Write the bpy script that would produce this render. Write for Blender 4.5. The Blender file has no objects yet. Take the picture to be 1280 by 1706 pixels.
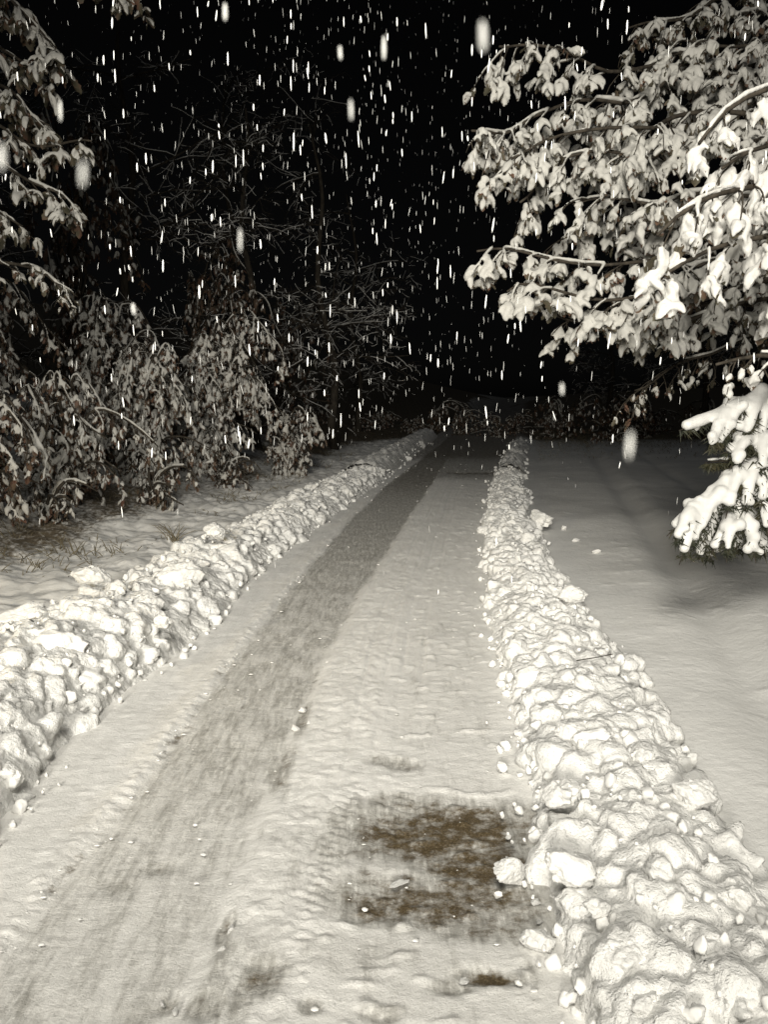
import bpy, bmesh, math, random
import numpy as np
from mathutils import Vector, Matrix, Euler

# ------------------------------------------------------------------ camera, world, lights, exposure
SC = bpy.context.scene
FPX = 1281.0                       # focal length in photo pixels
PITCH = math.radians(8.6)
CAMZ = 1.6
cam_data = bpy.data.cameras.new("camera")
cam = bpy.data.objects.new("camera", cam_data)
SC.collection.objects.link(cam)
cam.location = (0, 0, CAMZ)
cam.rotation_euler = (math.pi / 2 - PITCH, 0, 0)
cam_data.sensor_fit = 'VERTICAL'
cam_data.sensor_height = 36.0
cam_data.lens = 36.0 * FPX / 1706.0
cam_data.clip_start = 0.05
cam_data.clip_end = 1500
cam_data.dof.use_dof = True
cam_data.dof.focus_distance = 4.0
cam_data.dof.aperture_fstop = 7.5
SC.camera = cam

W = bpy.data.worlds.new("World")
SC.world = W
W.use_nodes = True
wn = W.node_tree
for n in list(wn.nodes):
    wn.nodes.remove(n)
w_out = wn.nodes.new('ShaderNodeOutputWorld')
w_bg = wn.nodes.new('ShaderNodeBackground')
w_sky = wn.nodes.new('ShaderNodeTexSky')
w_sky.sky_type = 'NISHITA'
w_sky.sun_disc = False
w_sky.sun_elevation = math.radians(35)
w_sky.sun_rotation = math.radians(160)
w_hs = wn.nodes.new('ShaderNodeHueSaturation')
w_hs.inputs['Saturation'].default_value = 0.15
w_bg.inputs['Strength'].default_value = 0.0003
wn.links.new(w_sky.outputs[0], w_hs.inputs['Color'])
wn.links.new(w_hs.outputs[0], w_bg.inputs['Color'])
wn.links.new(w_bg.outputs[0], w_out.inputs[0])

def lamp(name, kind, loc, target, energy, color, size, spot=None, blend=1.0):
    d = bpy.data.lights.new(name, kind)
    d.energy = energy
    d.color = color
    if kind == 'SUN':
        d.angle = size
    else:
        d.shadow_soft_size = size
    if spot:
        d.spot_size = math.radians(spot)
        d.spot_blend = blend
    o = bpy.data.objects.new(name, d)
    SC.collection.objects.link(o)
    o.location = loc
    o.rotation_euler = (Vector(target) - Vector(loc)).to_track_quat('-Z', 'Y').to_euler()
    return o

# added soft overall fill, wide-angled and unseen, almost nothing
lamp("soft_fill", 'SUN', (0, 0, 30), (2, 6, 0), 0.07, (0.9, 0.95, 1.0), math.radians(100))
# lamps inferred from the light: work light behind the camera, warm headlamp on the left
lamp("work_lamp", 'SPOT', (-1.6, -6.0, 3.4), (2.6, 24.0, 1.0), 7200, (1.0, 0.955, 0.86), 1.0, 50, 1.0)
lamp("fill_lamp", 'SPOT', (-0.4, -2.5, 6.8), (-0.3, 6.6, 0.0), 2550, (1.0, 0.955, 0.855), 1.3, 82, 1.0)  # added overhead fill, lifts the flat near ground and gaps
lamp("headlamp", 'SPOT', (-4.6, -0.9, 1.9), (-2.4, 4.9, 0.2), 400, (1.0, 0.78, 0.42), 0.14, 60, 1.0)

SC.view_settings.view_transform = 'Standard'
SC.view_settings.look = 'None'
SC.view_settings.exposure = 0.0
SC.view_settings.gamma = 1.0
SC.cycles.max_bounces = 5
SC.cycles.diffuse_bounces = 3
SC.cycles.use_denoising = True

RNG = np.random.default_rng(7)
random.seed(7)

# ------------------------------------------------------------------ pixel helpers (photo pixels 1280x1706)
FWD = np.array([0, math.cos(PITCH), -math.sin(PITCH)])
UPV = np.array([0, math.sin(PITCH), math.cos(PITCH)])
RGT = np.array([1.0, 0, 0])
CAMP = np.array([0, 0, CAMZ])

def at(px, py, D):
    return CAMP + D * (FWD + (px - 640) / FPX * RGT - (py - 853) / FPX * UPV)

def ground(px, py, z=0.0):
    r = FWD + (px - 640) / FPX * RGT - (py - 853) / FPX * UPV
    t = (z - CAMZ) / r[2]
    return CAMP + t * r

def curve_from(pts):
    g = np.array([ground(*p)[:2] for p in pts])
    g = g[np.argsort(g[:, 1])]
    return g[:, 1], g[:, 0]

def cx(curve, y):
    Y, X = curve
    out = np.interp(y, Y, X)
    s0 = (X[1] - X[0]) / (Y[1] - Y[0]); s1 = (X[-1] - X[-3]) / (Y[-1] - Y[-3])
    out = np.where(y < Y[0], X[0] + (y - Y[0]) * s0 * 0.7, out)
    out = np.where(y > Y[-1], X[-1] + (y - Y[-1]) * s1, out)
    return out

R_IN = curve_from([(850, 742), (822, 800), (806, 880), (812, 960), (818, 1060), (850, 1180), (872, 1270), (890, 1360), (905, 1460), (930, 1580), (965, 1706)])
L_IN = curve_from([(712, 742), (640, 800), (530, 880), (440, 945), (392, 1000), (360, 1040), (275, 1110), (200, 1165), (120, 1230), (62, 1310), (0, 1380)])
TR_L = curve_from([(720, 752), (645, 808), (580, 872), (520, 942), (440, 1032), (370, 1132), (280, 1252), (210, 1340), (100, 1470), (10, 1590)])
TR_R = curve_from([(750, 760), (725, 800), (690, 850), (650, 912), (600, 992), (545, 1100), (500, 1200), (420, 1400), (340, 1590)])
RD_R = curve_from([(778, 760), (748, 820), (720, 900), (684, 1000), (650, 1150), (640, 1300), (560, 1580)])

# ------------------------------------------------------------------ numpy noise
_P = np.random.default_rng(3).permutation(256)
_P = np.concatenate([_P, _P, _P])
_G = np.random.default_rng(5).normal(size=(256, 3)); _G /= np.linalg.norm(_G, axis=1)[:, None]

def perlin(p):
    i = np.floor(p).astype(np.int64); f = p - i
    i &= 255
    u = f * f * f * (f * (f * 6 - 15) + 10)
    res = 0
    for dx in (0, 1):
        wx = u[:, 0] if dx else 1 - u[:, 0]
        for dy in (0, 1):
            wy = u[:, 1] if dy else 1 - u[:, 1]
            for dz in (0, 1):
                wz = u[:, 2] if dz else 1 - u[:, 2]
                h = _P[_P[_P[(i[:, 0] + dx) & 255] + ((i[:, 1] + dy) & 255)] + ((i[:, 2] + dz) & 255)]
                g = _G[h]
                d = g[:, 0] * (f[:, 0] - dx) + g[:, 1] * (f[:, 1] - dy) + g[:, 2] * (f[:, 2] - dz)
                res = res + wx * wy * wz * d
    return res * 1.6

def fbm(p, oct=4, gain=0.5, lac=2.03):
    a = 1.0; r = 0; s = 0
    for k in range(oct):
        r = r + a * perlin(p + 17.3 * k); s += a
        p = p * lac; a *= gain
    return r / s

def billow(p, oct=3, gain=0.5, lac=2.1):
    a = 1.0; r = 0; s = 0
    for k in range(oct):
        r = r + a * np.abs(perlin(p + 11.7 * k)); s += a
        p = p * lac; a *= gain
    return r / s * 2.0

def worley(p, seed=0):
    i = np.floor(p).astype(np.int64)
    f1 = np.full(len(p), 9.0); f2 = np.full(len(p), 9.0); idv = np.zeros(len(p))
    for dx in (-1, 0, 1):
        for dy in (-1, 0, 1):
            for dz in (-1, 0, 1):
                c = i + np.array([dx, dy, dz])
                h = _P[_P[_P[(c[:, 0] + seed) & 255] + (c[:, 1] & 255)] + (c[:, 2] & 255)]
                off = 0.5 + 0.42 * _G[h]
                d = np.linalg.norm(c + off - p, axis=1)
                m = d < f1
                f2 = np.where(m, f1, np.minimum(f2, d))
                idv = np.where(m, h / 255.0, idv)
                f1 = np.where(m, d, f1)
    return f1, f2, idv

def P3(x, y, z=None, s=1.0):
    if z is None:
        z = np.zeros_like(x)
    return np.stack([x, y, z], -1) * s

def sstep(a, b, x):
    t = np.clip((x - a) / (b - a), 0, 1)
    return t * t * (3 - 2 * t)

# ------------------------------------------------------------------ mesh helpers
def mesh_from(name, V, F, smooth=True, attrs=None):
    """F: list of int arrays (n,3) / (n,4)"""
    me = bpy.data.meshes.new(name)
    V = np.asarray(V, dtype=np.float32)
    me.vertices.add(len(V)); me.vertices.foreach_set("co", V.ravel())
    F = [np.asarray(f, dtype=np.int32) for f in F if len(f)]
    loops = np.concatenate([f.ravel() for f in F])
    tot = np.concatenate([np.full(len(f), f.shape[1], dtype=np.int32) for f in F])
    start = np.concatenate([[0], np.cumsum(tot)[:-1]]).astype(np.int32)
    me.loops.add(len(loops)); me.loops.foreach_set("vertex_index", loops)
    me.polygons.add(len(tot)); me.polygons.foreach_set("loop_start", start)
    me.polygons.foreach_set("loop_total", tot)
    if smooth:
        me.polygons.foreach_set("use_smooth", np.ones(len(tot), dtype=bool))
    if attrs:
        for k, v in attrs.items():
            a = me.attributes.new(k, 'FLOAT', 'POINT')
            a.data.foreach_set("value", np.asarray(v, dtype=np.float32))
    me.update(calc_edges=True)
    return me

def link(name, me, mat, parent=None, loc=None):
    o = bpy.data.objects.new(name, me)
    SC.collection.objects.link(o)
    if mat is not None and me is not None and not me.materials:
        me.materials.append(mat)
    if parent is not None:
        o.parent = parent
    if loc is not None:
        o.location = loc
    return o

def tag(o, label=None, cat=None, group=None, kind=None):
    if label: o['label'] = label
    if cat: o['category'] = cat
    if group: o['group'] = group
    if kind: o['kind'] = kind
    return o

def empty(name, loc):
    o = bpy.data.objects.new(name, None)
    SC.collection.objects.link(o)
    o.location = loc
    o.empty_display_size = 0.2
    return o

class Geo:
    def __init__(s):
        s.v = []; s.f3 = []; s.f4 = []; s.n = 0
    def add(s, V, f3=None, f4=None):
        s.v.append(V)
        if f3 is not None and len(f3): s.f3.append(f3 + s.n)
        if f4 is not None and len(f4): s.f4.append(f4 + s.n)
        s.n += len(V)
    def mesh(s, name, origin=(0, 0, 0), smooth=True):
        V = np.concatenate(s.v) - np.asarray(origin)
        F = []
        if s.f3: F.append(np.concatenate(s.f3))
        if s.f4: F.append(np.concatenate(s.f4))
        return mesh_from(name, V, F, smooth)
    def tube(s, pts, rad, sides=5, squash=1.0):
        pts = np.asarray(pts, float); n = len(pts)
        rad = np.broadcast_to(np.asarray(rad, float), (n,))
        t = np.gradient(pts, axis=0); t /= np.linalg.norm(t, axis=1)[:, None] + 1e-9
        ref = np.array([0, 0, 1.0]) if abs(t[:, 2]).mean() < 0.8 else np.array([1.0, 0, 0])
        a = np.cross(t, ref); a /= np.linalg.norm(a, axis=1)[:, None] + 1e-9
        b = np.cross(a, t)
        ang = np.linspace(0, 2 * np.pi, sides, endpoint=False)
        ring = (pts[:, None, :] + rad[:, None, None] * (np.cos(ang)[None, :, None] * a[:, None, :]
                + squash * np.sin(ang)[None, :, None] * b[:, None, :]))
        V = ring.reshape(-1, 3)
        V = np.concatenate([V, pts[:1] - t[:1] * rad[0] * .6, pts[-1:] + t[-1:] * rad[-1] * .6])
        i = np.arange(n - 1)[:, None] * sides; j = np.arange(sides)[None, :]; k = (j + 1) % sides
        f4 = np.stack([i + j, i + k, i + sides + k, i + sides + j], -1).reshape(-1, 4)
        jj = np.arange(sides); kk = (jj + 1) % sides
        c0 = np.full(sides, n * sides); c1 = c0 + 1
        f3 = np.concatenate([np.stack([c0, kk, jj], -1), np.stack([c1, (n - 1) * sides + jj, (n - 1) * sides + kk], -1)])
        s.add(V, f3, f4)

def ico(sub):
    bm = bmesh.new()
    bmesh.ops.create_icosphere(bm, subdivisions=sub, radius=1.0)
    bm.verts.ensure_lookup_table()
    V = np.array([v.co[:] for v in bm.verts]); F = np.array([[v.index for v in f.verts] for f in bm.faces])
    bm.free()
    return V, F

ICO = {k: ico(k) for k in (1, 2, 3, 4, 5)}

def frame(d, roll=0.0):
    """columns: x = along d, z ~ up"""
    d = np.asarray(d, float); d = d / (np.linalg.norm(d) + 1e-9)
    up = np.array([0, 0, 1.0]) if abs(d[2]) < 0.95 else np.array([1.0, 0, 0])
    y = np.cross(up, d); y /= np.linalg.norm(y)
    z = np.cross(d, y)
    c, s_ = math.cos(roll), math.sin(roll)
    return np.stack([d, c * y + s_ * z, -s_ * y + c * z], 1)

# ------------------------------------------------------------------ materials
def nodes(mat):
    mat.use_nodes = True
    return mat.node_tree

def new_mat(name, base, rough=0.7, spec=0.3):
    m = bpy.data.materials.new(name); nt = nodes(m)
    b = nt.nodes['Principled BSDF']
    b.inputs['Base Color'].default_value = (*base, 1)
    b.inputs['Roughness'].default_value = rough
    b.inputs['Specular IOR Level'].default_value = spec
    return m, nt, b

def coord(nt, kind='Object'):
    if kind == 'World':
        return nt.nodes.new('ShaderNodeNewGeometry').outputs['Position']
    return nt.nodes.new('ShaderNodeTexCoord').outputs[kind]

def noise(nt, vec, scale, detail=4, rough=0.55, stretch=None):
    if stretch:
        mp = nt.nodes.new('ShaderNodeMapping'); mp.inputs['Scale'].default_value = stretch
        nt.links.new(vec, mp.inputs['Vector']); vec = mp.outputs[0]
    n = nt.nodes.new('ShaderNodeTexNoise'); n.inputs['Scale'].default_value = scale
    n.inputs['Detail'].default_value = detail; n.inputs['Roughness'].default_value = rough
    nt.links.new(vec, n.inputs['Vector'])
    return n.outputs['Fac']

def ramp(nt, fac, stops):
    r = nt.nodes.new('ShaderNodeValToRGB')
    e = r.color_ramp.elements
    e[0].position = stops[0][0]; e[0].color = (*stops[0][1], 1)
    e[1].position = stops[-1][0]; e[1].color = (*stops[-1][1], 1)
    for p, c in stops[1:-1]:
        x = e.new(p); x.color = (*c, 1)
    nt.links.new(fac, r.inputs[0])
    return r.outputs[0]

def bump(nt, b, h, strength, dist, prev=None):
    n = nt.nodes.new('ShaderNodeBump')
    n.inputs['Strength'].default_value = strength; n.inputs['Distance'].default_value = dist
    nt.links.new(h, n.inputs['Height'])
    if prev is not None: nt.links.new(prev, n.inputs['Normal'])
    nt.links.new(n.outputs[0], b.inputs['Normal'])
    return n.outputs[0]

def mixc(nt, fac, a, b_):
    m = nt.nodes.new('ShaderNodeMix'); m.data_type = 'RGBA'
    for sock, v in ((m.inputs[0], fac), (m.inputs[6], a), (m.inputs[7], b_)):
        if isinstance(v, (int, float)): sock.default_value = v
        elif isinstance(v, tuple): sock.default_value = (*v, 1)
        else: nt.links.new(v, sock)
    return m.outputs[2]

def snow_mat(name, base=(0.82, 0.815, 0.79), fine=120, fs=0.25, mid=28, ms=0.35, dist=0.006, space='Object'):
    m, nt, b = new_mat(name, base, 0.62, 0.25)
    v = coord(nt, space)
    c = ramp(nt, noise(nt, v, 5, 4), [(0.3, tuple(x * 0.9 for x in base)), (0.62, base)])
    nt.links.new(c, b.inputs['Base Color'])
    n1 = bump(nt, b, noise(nt, v, mid, 4, 0.6), ms, dist * 2)
    bump(nt, b, noise(nt, v, fine, 3, 0.6), fs, dist * 0.6, n1)
    return m

M_CLOD = snow_mat("packed snow", fine=18, fs=0.8, mid=5, ms=0.5, dist=0.008)
M_BANK = snow_mat("ploughed snow", fine=150, fs=0.7, mid=30, ms=0.8, dist=0.012, space='World')
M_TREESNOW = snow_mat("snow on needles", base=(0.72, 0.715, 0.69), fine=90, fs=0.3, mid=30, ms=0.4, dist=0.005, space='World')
M_DIMSNOW = snow_mat("dimmed snow on leaves", base=(0.50, 0.49, 0.455), fine=90, fs=0.3, mid=30, ms=0.5, dist=0.006, space='World')  # same snow, greyed in colour to offset strong lamp light on trees
M_NEARSNOW = snow_mat("dimmed snow on near leaves", base=(0.60, 0.59, 0.56), fine=90, fs=0.35, mid=30, ms=0.5, dist=0.006, space='World')  # near oak's snow, likewise darkened in colour against lamp overexposure
M_FLAKE, _nt, _b = new_mat("snowflake", (0.95, 0.95, 0.93), 0.5, 0.4)
_b.inputs['Alpha'].default_value = 0.8
M_FAINT, _nt, _b = new_mat("thin snowflake", (0.9, 0.9, 0.88), 0.5, 0.3)
_b.inputs['Alpha'].default_value = 0.45

def bark_mat(name, base):
    m, nt, b = new_mat(name, base, 0.85, 0.2)
    v = coord(nt, 'World')
    f = noise(nt, v, 18, 5, 0.65, (1, 1, 0.25))
    nt.links.new(ramp(nt, f, [(0.35, tuple(x * 0.45 for x in base)), (0.65, tuple(x * 1.3 for x in base))]), b.inputs['Base Color'])
    bump(nt, b, f, 0.7, 0.01)
    return m
M_BARK = bark_mat("dark bark", (0.05, 0.042, 0.032))

def leaf_mat(name, c1, c2, c3):
    m, nt, b = new_mat(name, c1, 0.6, 0.3)
    v = coord(nt, 'World')
    nt.links.new(ramp(nt, noise(nt, v, 9, 3), [(0.35, c1), (0.5, c2), (0.65, c3)]), b.inputs['Base Color'])
    bump(nt, b, noise(nt, v, 70, 3), 0.5, 0.004)
    return m
M_OAKLEAF = leaf_mat("withered oak leaf", (0.04, 0.038, 0.024), (0.075, 0.064, 0.042), (0.11, 0.06, 0.04))
M_BROWNLEAF = leaf_mat("brown bush leaf", (0.045, 0.034, 0.022), (0.10, 0.068, 0.044), (0.12, 0.062, 0.042))
M_NEEDLE = leaf_mat("dark needles", (0.015, 0.018, 0.010), (0.03, 0.032, 0.018), (0.045, 0.04, 0.02))
M_GRASS = leaf_mat("dead grass", (0.08, 0.07, 0.045), (0.13, 0.11, 0.07), (0.10, 0.085, 0.05))

# road: snow / grey slush / bare wet asphalt, by point attributes of the surface itself
M_ROAD, nt, b = new_mat("ploughed driveway", (0.7, 0.7, 0.68), 0.6, 0.3)
v = coord(nt, 'World')
def attr(nt, name):
    a = nt.nodes.new('ShaderNodeAttribute'); a.attribute_name = name; return a.outputs['Fac']
def math_(nt, op, a, b_):
    n = nt.nodes.new('ShaderNodeMath'); n.operation = op
    for s_, x in zip(n.inputs, (a, b_)):
        if isinstance(x, (int, float)): s_.default_value = x
        else: nt.links.new(x, s_)
    return n.outputs[0]
slush = attr(nt, "slush"); bare = attr(nt, "bare")
n_f = noise(nt, v, 34, 6, 0.68, (1.3, 0.7, 1))
n_m = noise(nt, v, 6, 7, 0.68, (2.3, 0.6, 1))
snowc = ramp(nt, n_m, [(0.3, (0.70, 0.69, 0.66)), (0.6, (0.83, 0.82, 0.79))])
n_s = noise(nt, v, 13, 8, 0.7, (3.0, 0.45, 1))
n_f2 = math_(nt, 'ADD', math_(nt, 'MULTIPLY', n_s, 0.6), math_(nt, 'MULTIPLY', n_f, 0.4))
slushc = ramp(nt, n_f2, [(0.38, (0.27, 0.26, 0.235)), (0.5, (0.45, 0.44, 0.41)), (0.62, (0.71, 0.70, 0.665))])
aspc = ramp(nt, noise(nt, v, 150, 5, 0.7), [(0.35, (0.045, 0.032, 0.016)), (0.58, (0.13, 0.098, 0.055)), (0.70, (0.34, 0.29, 0.21))])
def edge(a, amp, nz, lo, hi):
    x = math_(nt, 'ADD', a, math_(nt, 'MULTIPLY', math_(nt, 'SUBTRACT', nz, 0.5), amp))
    r = nt.nodes.new('ShaderNodeMapRange'); r.interpolation_type = 'SMOOTHSTEP'
    r.inputs['From Min'].default_value = lo; r.inputs['From Max'].default_value = hi
    nt.links.new(x, r.inputs['Value']); return r.outputs[0]
fs_ = edge(slush, 1.5, n_m, 0.22, 0.85)
n_b = noise(nt, v, 11, 10, 0.74, (1.0, 1.2, 1))
fb_ = edge(bare, 3.6, n_b, 0.48, 1.35)
c = mixc(nt, fs_, snowc, slushc)
c = mixc(nt, fb_, c, aspc)
nt.links.new(c, b.inputs['Base Color'])
rr = nt.nodes.new('ShaderNodeMapRange'); nt.links.new(math_(nt, 'MAXIMUM', fb_, math_(nt, 'MULTIPLY', fs_, 0.5)), rr.inputs['Value'])
rr.inputs['To Min'].default_value = 0.65; rr.inputs['To Max'].default_value = 0.28
nt.links.new(rr.outputs[0], b.inputs['Roughness'])
n1 = bump(nt, b, noise(nt, v, 24, 5, 0.65, (0.7, 1.2, 1)), 0.5, 0.010)
bump(nt, b, noise(nt, v, 95, 6, 0.75), 0.8, 0.006, n1)

# snow-covered ground beside the road, dead grass showing by attribute
M_FIELD, nt, b = new_mat("snowy ground", (0.8, 0.8, 0.78), 0.6, 0.3)
v = coord(nt, 'World')
veg = attr(nt, "veg")
nf = noise(nt, v, 16, 6, 0.7, (1.0, 0.8, 1))
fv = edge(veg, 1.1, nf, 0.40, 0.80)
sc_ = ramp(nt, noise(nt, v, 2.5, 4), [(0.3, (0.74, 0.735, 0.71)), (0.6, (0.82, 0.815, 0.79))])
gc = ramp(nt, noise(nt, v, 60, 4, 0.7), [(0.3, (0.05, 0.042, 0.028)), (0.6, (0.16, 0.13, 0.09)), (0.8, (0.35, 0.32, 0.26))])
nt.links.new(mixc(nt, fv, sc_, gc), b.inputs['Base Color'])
n1 = bump(nt, b, noise(nt, v, 4.5, 6, 0.65, (1, 1.1, 1)), 0.25, 0.03)
n2 = bump(nt, b, noise(nt, v, 26, 5, 0.6, (0.9, 1.1, 1)), 0.55, 0.010, n1)
bump(nt, b, noise(nt, v, 120, 3, 0.6), 0.5, 0.004, n2)

# ------------------------------------------------------------------ terrain
def land(x, y):
    """large-scale height"""
    ri = cx(R_IN, y); li = cx(L_IN, y)
    h = 0 * y
    left = li - x
    h = h + sstep(1.6, 7.0, left) * 0.75 + np.clip(left - 5.0, 0, 60) * 0.22
    right = x - ri
    h = h + sstep(0.4, 2.0, right) * 0.06 + np.clip(y - 40, 0, 60) * 0.02 + np.clip(right - 9, 0, 50) * 0.06
    return h

def terrain_h(x, y):
    ri = cx(R_IN, y); li = cx(L_IN, y)
    h = land(x, y)
    inside = (x > li) & (x < ri)
    # right field: soft mounded snow
    ro = sstep(0.5, 1.2, x - ri); lo = sstep(0.6, 1.4, li - x)
    h = h + ro * (0.035 * fbm(P3(x * 0.6, y * 0.6), 2) + 0.006 * fbm(P3(x * 1.6, y * 1.6), 3) + 0.0025 * fbm(P3(x * 8, y * 9), 3) + 0.02 * np.clip(fbm(P3(x * 5, y * 7 + 9), 3) - 0.2, 0, 1))
    rut = (x - (1.0 + 0.39 * y * 0.55 + 0.2))
    h = h - ro * 0.06 * np.exp(-(rut / 0.16) ** 2) - ro * 0.045 * np.exp(-((rut - 1.3) / 0.16) ** 2) + ro * 0.03 * np.exp(-((rut - 0.33) / 0.18) ** 2)
    h = h + lo * (0.10 * fbm(P3(x * 1.1, y * 1.1), 4) + 0.05 * billow(P3(x * 2.6, y * 2.6), 3) + 0.02 * fbm(P3(x * 7, y * 9), 3))
    return h, inside

def road_masks(x, y):
    ri = cx(R_IN, y); li = cx(L_IN, y); tl = cx(TR_L, y); tr = cx(TR_R, y); rl = cx(RD_R, y)
    w = 0.05 + 0.02 * fbm(P3(x * 3, y * 3), 3)
    wob = 0.05 * fbm(P3(x * 2.2, y * 1.4, None), 4)
    X = x + wob
    trL = sstep(-w, w, X - tl) * sstep(-w, w, tr - X)
    trR = sstep(-0.10, 0.12, X - rl) * sstep(-0.02, 0.15, ri - X)
    far = sstep(9.5, 15.0, y)
    slush = trL * (0.52 + 0.12 * sstep(2.0, 3.5, y) + 0.30 * sstep(5, 10, y)) + trR * 0.34 * (1 - sstep(5, 7, y)) + 0.0
    slush = np.maximum(slush, sstep(13.5, 15.5, y) * sstep(-0.05, 0.2, X - tl) * 0.75)
    bare = np.zeros_like(x)
    wx = x + 0.16 * fbm(P3(x * 3.1 + 7, y * 3.1), 4, 0.6); wy = y + 0.11 * fbm(P3(x * 3.1, y * 3.1 + 13), 4, 0.6)
    def patch(px, py, rx, ry, a):
        nonlocal bare
        g = ground(px, py); k_ = min(1.0, rx / 0.2)
        e = ((x + (wx - x) * k_ - g[0]) / rx) ** 2 + ((y + (wy - y) * k_ - g[1]) / ry) ** 2
        bare = np.maximum(bare, a * np.exp(-e ** 1.5) )
    patch(730, 1390, 0.40, 0.20, 1.25)
    patch(640, 1375, 0.20, 0.13, 0.62)
    patch(600, 1420, 0.15, 0.12, 0.55)
    patch(440, 1640, 0.07, 0.09, 0.7)
    patch(350, 1690, 0.06, 0.05, 0.7)
    patch(640, 1690, 0.07, 0.03, 0.55)
    patch(800, 1440, 0.26, 0.16, 1.2)
    patch(730, 1505, 0.34, 0.13, 1.15)
    patch(790, 1535, 0.26, 0.09, 0.85)
    patch(690, 1475, 0.12, 0.05, 0.9)
    patch(660, 1345, 0.16, 0.10, 0.6)
    patch(815, 1637, 0.085, 0.035, 1.35)
    patch(755, 1655, 0.07, 0.03, 0.7)
    patch(545, 1420, 0.08, 0.12, 0.55)
    patch(375, 1560, 0.022, 0.07, 0.95)
    patch(410, 1670, 0.035, 0.10, 0.62)
    patch(268, 1448, 0.07, 0.05, 0.5)
    patch(190, 1480, 0.09, 0.05, 0.4)
    patch(520, 1690, 0.03, 0.03, 0.7)
    patch(660, 1275, 0.12, 0.06, 0.6)
    patch(470, 1290, 0.06, 0.25, 0.55)
    patch(505, 1205, 0.04, 0.22, 0.6)
    patch(280, 1675, 0.03, 0.035, 0.75)
    slush = np.maximum(slush, 0.95 * np.clip(bare * 1.3, 0, 1) ** 0.5 * (bare > 0.02))
    for (px, py, rx, ry) in ((690, 1430, .75, .42), (400, 1630, .16, .30), (620, 1600, .3, .1), (830, 1630, .3, .08)):
        g = ground(px, py); e = ((wx - g[0]) / rx) ** 2 + ((wy - g[1]) / ry) ** 2
        slush = np.maximum(slush, 0.55 * np.exp(-e ** 1.3))
    # broken dark line at the left edge of the wheel track
    e = np.exp(-((X - tl + 0.0) / 0.035) ** 2) * (0.35 + 0.45 * sstep(-0.1, 0.5, perlin(P3(x * 0.5, y * 3.3))))
    bare = np.maximum(bare, e * (1 - sstep(3.2, 6.5, y)))
    # right edge of the track, farther up
    e = np.exp(-((X - tr) / 0.05) ** 2) * (0.5 + 0.4 * perlin(P3(x * 0.5, y * 2.0)))
    bare = np.maximum(bare, e * sstep(2.5, 4, y) * 0.75)
    # bare joint across the drive and wet darker tarmac past it
    yj = ground(780, 789)[1]
    e = np.exp(-((y - yj - 0.05 * np.sin(x * 3)) / 0.30) ** 2) * sstep(-0.05, 0.2, X - tr)
    bare = np.maximum(bare, e * 0.95)
    bare = np.maximum(bare, sstep(yj + 0.5, yj + 5.0, y) * 0.95)
    bare = np.maximum(bare, trL * sstep(8, 15, y) * 0.8)
    return slush, bare, trL, trR

def road_h(x, y):
    slush, bare, trL, trR = road_masks(x, y)
    h = 0 * y
    fine = sstep(25, 8, y)
    h = h + 0.022 - 0.016 * trL - 0.008 * trR - 0.014 * np.clip(bare, 0, 1)
    spk = np.clip(fbm(P3(x * 9, y * 22 + 5), 3) - 0.16, 0, 1)
    h = h + 0.008 * fbm(P3(x * 3, y * 3), 3) + fine * (0.0040 * fbm(P3(x * 22, y * 20), 4, 0.65) + 0.032 * spk * (1 - 0.85 * trL) * (0.4 + 0.6 * trR))
    # clumpy ridge between the wheel tracks and crumbs at the track's left edge
    tr = cx(TR_R, y); rl = cx(RD_R, y); tl = cx(TR_L, y)
    rid = sstep(-0.02, 0.08, x - tr) * sstep(-0.05, 0.10, rl - x)
    h = h + rid * (0.010 + 0.010 * fbm(P3(x * 16, y * 12), 5, 0.72) + 0.006 * billow(P3(x * 34, y * 30), 2)) * fine
    h = h + 0.014 * np.exp(-((x - tl + 0.04) / 0.05) ** 2) * np.clip(billow(P3(x * 18, y * 18), 2), 0, 1) * fine
    # tyre lugs
    u = (x - tr) / 0.02
    lug = np.exp(-((x - rl + 0.10) / 0.07) ** 2) + np.exp(-((x - tr - 0.10) / 0.07) ** 2)
    lug = np.exp(-((x - rl + 0.11) / 0.05) ** 2) + np.exp(-((x - rl - 0.10) / 0.05) ** 2)
    h = h - 0.004 * lug * fine + lug * 0.003 * np.sign(np.sin(y * 150 + 60 * (x - rl))) * np.clip(0.3 + 1.6 * perlin(P3(x * 3, y * 2)), 0, 1) * sstep(9, 4, y)
    for o_ in (-0.17, -0.05, 0.04, 0.16): h = h - 0.009 * np.exp(-((x - rl - o_ - 0.01 * np.sin(y * 2)) / 0.012) ** 2) * fine * np.clip(0.6 + perlin(P3(x, y * 1.2)), 0, 1)
    return h, slush, bare

def spaced(a, b, rel, mn):
    out = [a]
    while out[-1] < b:
        out.append(out[-1] + max(mn, rel * abs(out[-1])))
    return np.array(out)

ys = np.concatenate([[-150, -80, -40, -20, -10, -6, -4, -2.5, -1.5, -0.8, -0.3, 0, 0.3, 0.6, 0.8, 1.0], spaced(1.2, 40, 0.0046, 0.010), np.geomspace(43, 600, 24)])
xs = np.concatenate([-np.geomspace(400, 16, 14), np.arange(-15, -6, 0.15), np.arange(-6, -2.6, 0.03), np.arange(-2.6, 2.8, 0.0125), np.arange(2.8, 7, 0.03), np.arange(7, 16, 0.15), np.geomspace(17, 400, 14)])
XX, YY = np.meshgrid(xs, ys)
X = XX.ravel(); Y = YY.ravel()
hT, inside = terrain_h(X, Y)
hR, a_slush, a_bare = road_h(X, Y)
RI = cx(R_IN, Y); LI = cx(L_IN, Y)
k = sstep(-0.22, 0.25, X - (LI - 0.15)) * sstep(-0.22, 0.25, (RI + 0.15) - X)
Z = hT * (1 - k) + hR * k
left = LI - X; right = X - RI
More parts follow.
